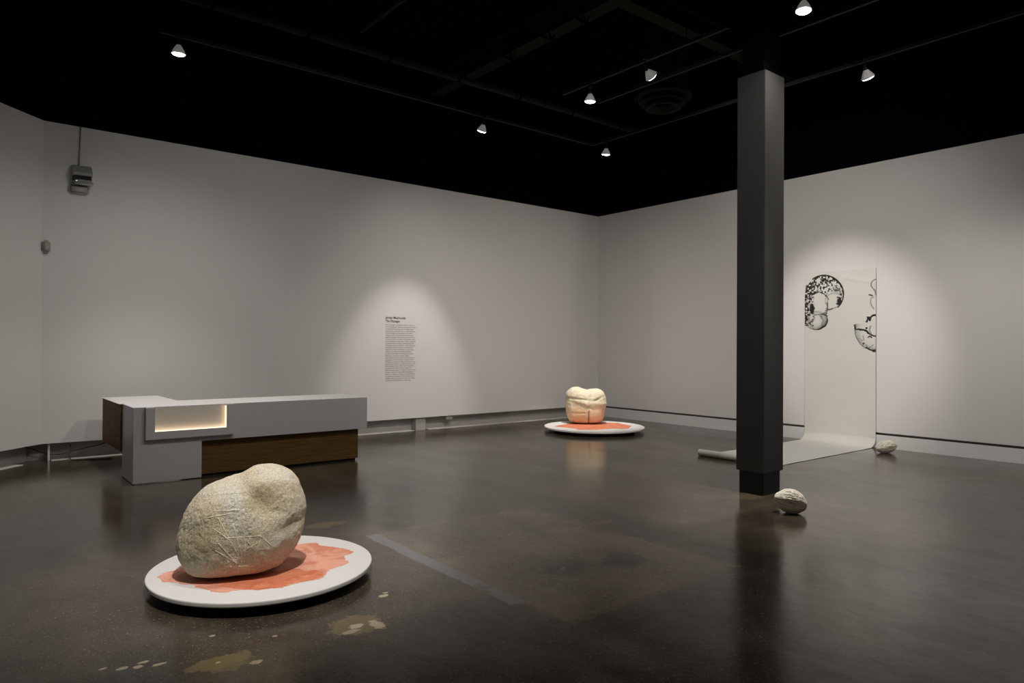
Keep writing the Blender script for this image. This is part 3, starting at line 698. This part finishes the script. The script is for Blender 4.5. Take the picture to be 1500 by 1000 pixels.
# long pipe with hangers
t = thing('ceiling_pipe', 'long dark pipe hung from the ceiling parallel to the text wall', 'pipe', (5, 8.80, 5.6))
obj('pipe_run', tube([(-3.4, 0, 0), (5.0, 0, 0)], .055, 16), m_pipe, t, True)
for xh in (-2.6, -1.4, -.2, 1.0, 2.2, 3.4, 4.6):
    bm = tube([(xh, 0, .0), (xh, 0, ZC-5.6)], .010, 6); bm = tube([(xh-.02, 0, 0), (xh+.02, 0, 0)], .062, 16, bm); obj('hanger', bm, m_black, t)
t = thing('ceiling_pipe', 'short thin dark conduit high in the upper left of the ceiling', 'pipe', (4.42, 7.3, 5.9))
obj('pipe_run', tube([(0, 1.6, 0), (0, -1.6, 0)], .028, 12), m_pipe, t, True)
for yh in (-1, .2, 1.3): obj('hanger', tube([(0, yh, .01), (0, yh, ZC-5.9)], .008, 6), m_black, t)
# round diffuser
t = thing('air_diffuser', 'round black ceiling air diffuser with stepped rings above the far corner', 'air diffuser', (8.9, 7.2, 5.35))
obj('duct', lathe([(.38, .2), (.38, ZC-5.36)], 48), m_beam, t, True)
obj('outer_cone', lathe([(.38, .22), (.44, .20), (.46, .17), (.36, .16), (.30, .20)], 48), m_beam, t, True)
obj('middle_cone', lathe([(.22, .22), (.30, .12), (.36, .10), (.37, .08), (.24, .10), (.20, .20)], 48), m_beam, t, True)
obj('inner_ring', lathe([(.18, .10), (.27, .03), (.29, .0), (.27, -.01), (.22, .0), (.16, .09)], 48), m_beam, t, True)

# ------------------------------------------------------------------ lighting tracks and lamps
TZ = 4.95
g = 'black lighting tracks'
def track(label, segs, hang):
    t = thing('lighting_track', label, 'lighting track', (segs[0][0][0], segs[0][0][1], TZ), g); o0 = Vector(t.location)
    for p, q in segs:
        p, q = Vector(p), Vector(q); d = (q-p).normalized(); n = Vector((-d.y, d.x))*.018
        obj('rail', prism([tuple(v) for v in (p-n, q-n, q+n, p+n)], TZ-.02, TZ+.02), m_track, t).location = -o0
    for x, y in hang:
        obj('suspension_rod', tube([(x, y, TZ+.02), (x, y, ZC)], .006, 6), m_black, t).location = -o0
    return t
track('L-shaped black lighting track running along the back wall and the right wall', [((1.74, 8.38), (8.50, 8.38)), ((8.50, 8.398), (8.50, .3))], [(2.2, 8.38), (4.4, 8.38), (6.8, 8.38), (8.5, 7.4), (8.5, 5.2), (8.5, 2.6)])
track('straight black lighting track left of the column with the two paired lamps', [((6.465, 6.95), (6.465, 4.35)), ((6.30, 3.6), (6.30, 1.4))], [(6.465, 6.6), (6.465, 4.9), (6.30, 3.0)])
track('straight black lighting track just right of the paired lamps, passing behind the column', [((7.07, 6.88), (7.07, 1.2))], [(7.07, 6.4), (7.07, 4.6), (7.07, 2.9)])
track('black lighting track above the near platter, out of the picture', [((.4, 5.0), (2.7, 5.0))], [(.8, 5.0), (2.4, 5.0)])
track('black lighting track added for fill spotlights in front of the near platter, out of the picture', [((.4, 4.2), (4.95, 4.2))], [(.8, 4.2), (4.4, 4.2)])  # unseen rail put in to hold the added washers
track('short black lighting track added for the front spotlight on the near boulder, out of the picture', [((.4, 2.5), (2.2, 2.5))], [(.8, 2.5), (2., 2.5)])  # unseen rail made up for the boulder's front lamp
track('black lighting track added for fill spotlights over the front of the room, out of the picture', [((-1.5, 1.2), (6.1, 1.2))], [(-1, 1.2), (3, 1.2)])  # unseen rail put in for the added front-of-room lamps

LENS = [(0, -.018), (.025, -.017), (.045, -.014), (.060, -.008), (.071, .002)]
def make_lamp():
    t = thing('track_spotlight', '', 'spotlight')
    obj('mount', box(-.03, .03, -.02, .02, TZ-.055, TZ-.018, bev=.004), m_track, t)
    obj('stem', tube([(0, 0, TZ-.05), (0, 0, TZ-.125)], .009, 10), m_track, t, True)
    s = obj('socket', lathe([(0, .135), (.017, .135), (.022, .128), (.022, .105), (.019, .10), (0, .10)], 20), m_track, t, True)
    b = obj('bulb_shell', lathe([(.019, .10), (.024, .098), (.036, .080), (.056, .045), (.068, .018), (.074, .012), (.075, .003), (.070, 0), (.068, .004)], 32), m_bulb, t, True)
    l = obj('lens', lathe(LENS, 32), m_lens, t, True)
    return t, (s, b, l)
lamp0, heads0 = make_lamp()
def lamp(i, pos, aim, beams, label, col=(1, .94, .87), rad=.05):
    """pos = lens centre; head turned towards aim"""
    if i == 0: t = lamp0; kids = list(lamp0.children)
    else:
        t = lamp0.copy(); C.objects.link(t); kids = []
        for ch in lamp0.children:
            c = ch.copy(); C.objects.link(c); c.parent = t; kids.append(c)
    t['label'] = label; t['category'] = 'spotlight'; t['group'] = 'track spotlights on the ceiling'
    pos = Vector(pos); d = (Vector(aim)-pos).normalized()
    pivot = Vector((pos.x, pos.y, pos.z))-d*.13                       # socket end hangs under the stem
    t.location = (pivot.x, pivot.y, 0)
    q = (-d).to_track_quat('Z', 'Y')
    for c in kids:
        n = c.name.split('.')[0]
        if n in ('socket', 'bulb_shell', 'lens'):
            c.rotation_mode = 'QUATERNION'; c.rotation_quaternion = q; c.location = pos-Vector(t.location)
        if n == 'stem':
            top = TZ-.05; L = top-pivot.z; c.location = (0, 0, 0)
            c.scale = (1, 1, L/.075); c.location.z = top-(TZ-.05)*(L/.075)
    for k, (watts, cone, blend) in enumerate(beams):
        ld = bpy.data.lights.new('lamp_beam', 'SPOT'); ld.energy = watts; ld.spot_size = math.radians(cone); ld.spot_blend = blend; ld.shadow_soft_size = rad; ld.color = col
        lo = bpy.data.objects.new('lamp_beam', ld); lo['key'] = f'{i}_{k}'; C.objects.link(lo); lo.location = pos+d*.05; lo.rotation_euler = (-d).to_track_quat('Z', 'Y').to_euler()
LZ = 4.72
LAMPS = [
 # lens position, aim, label, [(watts, cone, blend), ...]
 ((1.92, 8.33, LZ), (1.95, 8.75, .4), 'lit spotlight at the far left end of the track above the desk', [(342, 75, 1.), (66, 140, 1.)]),
 ((6.15, 8.40, LZ), (6.05, 10.5, .45), 'lit spotlight on the back wall track pointing at the wall text', [(262, 44, .7), (23, 120, 1.)]),
 ((6.50, 6.47, LZ), (6.7, 7.0, 0), 'lit spotlight hanging level, left one of the pair left of the column', [(16, 60, 1.), (97, 140, 1.)]),
 ((6.46, 5.40, LZ), (10.8, 5.22, 1.7), 'tilted lit spotlight nearest the column on its left, pointing at the scroll', [(540, 37, .8), (154, 110, 1.)]),
 ((8.50, 8.08, LZ), (9.05, 9.1, .2), 'lit spotlight just right of the track bend near the far corner', [(900, 36, .8), (11, 140, 1.)]),
 ((6.31, 3.42, LZ), (5.95, 3.3, 0), 'brightest spotlight near the top edge, up right of the column top', [(620, 36, .9), (75, 140, 1.)]),
 ((8.47, 3.78, LZ), (10.8, 3.5, 1.2), 'tilted lit spotlight right of the column on the right wall track', [(36, 60, 1.), (6, 120, 1.)]),
 ((1.25, 5.0, LZ), (1.5, 4.5, .1), 'spotlight over the near platter, above the picture', [(80, 38, .8), (13, 140, 1.)]),
 ((1.75, 4.2, LZ), (1.5, 4.45, .3), 'spotlight right of the near platter, above the picture', [(120, 38, .8)]),
 ((4.0, 4.2, LZ), (3.6, 10.5, 1.0), 'added wide fill spotlight facing the back wall, above the picture', [(200, 85, 1.)]),  # first of the unseen washers added to fill the walls with light
 ((.8, 4.2, LZ), (-.2, 9.4, 1.), 'added wide fill spotlight facing the angled wall, above the picture', [(16, 80, 1.)]),
 ((2.4, 4.2, LZ), (1.8, 10.5, .8), 'added fill spotlight facing the wall behind the desk wing, above the picture', [(114, 55, 1.)]),
 ((7.07, 1.95, LZ), (10.8, 7.6, .6), 'added wide fill spotlight facing the far right wall, above the picture', [(202, 90, 1.)]),
 ((8.50, .8, LZ), (10.8, 1.9, .5), 'added wide fill spotlight washing the near right wall, outside the picture', [(159, 80, 1.)]),
 ((4.75, 4.2, LZ), (8.6, 10.5, .4), 'added wide fill spotlight facing the back wall by the corner, above the picture', [(420, 75, 1.)]),
 ((7.07, 1.4, LZ), (10.8, 3.1, .3), 'added wide fill spotlight washing the wall right of the scroll, outside the picture', [(175, 70, 1.)]),
 ((4.6, 1.2, LZ), (8.5, 8.6, .3), 'added fill spotlight facing the far corner, outside the picture', [(224, 70, 1.)]),
 ((1.0, 2.5, LZ), (1.45, 4.5, .4), 'added spotlight brightening the near boulder from the front, above the picture', [(760, 38, .9), (30, 140, 1.)]),  # unseen lamp put in to lift the boulder's dim front
 ((3.6, 1.2, LZ), (3.6, 3.2, 0), 'added fill spotlight over the empty floor in the middle, above the picture', [(50, 110, 1.)]),  # unseen lamp added as downlight for the floor
 ((-1.0, 1.2, LZ), (-1.0, 8.5, 1.), 'added fill spotlight facing the angled wall from the front of the room', [(26, 80, 1.)]),  # another unseen washer added for wall fill
]
for i, (pos, aim, lab, beams) in enumerate(LAMPS): lamp(i, pos, aim, beams, lab)

w = bpy.data.worlds.new('dark'); bpy.context.scene.world = w; w.use_nodes = True
w.node_tree.nodes['Background'].inputs[0].default_value = (.0, .0, .0, 1)
sc = bpy.context.scene
sc.view_settings.view_transform = 'Standard'; sc.view_settings.look = 'None'; sc.view_settings.gamma = 1; sc.view_settings.use_curve_mapping = False
sc.view_settings.exposure = -.10
sc.cycles.max_bounces = 8; sc.cycles.diffuse_bounces = 5; sc.cycles.sample_clamp_indirect = 4
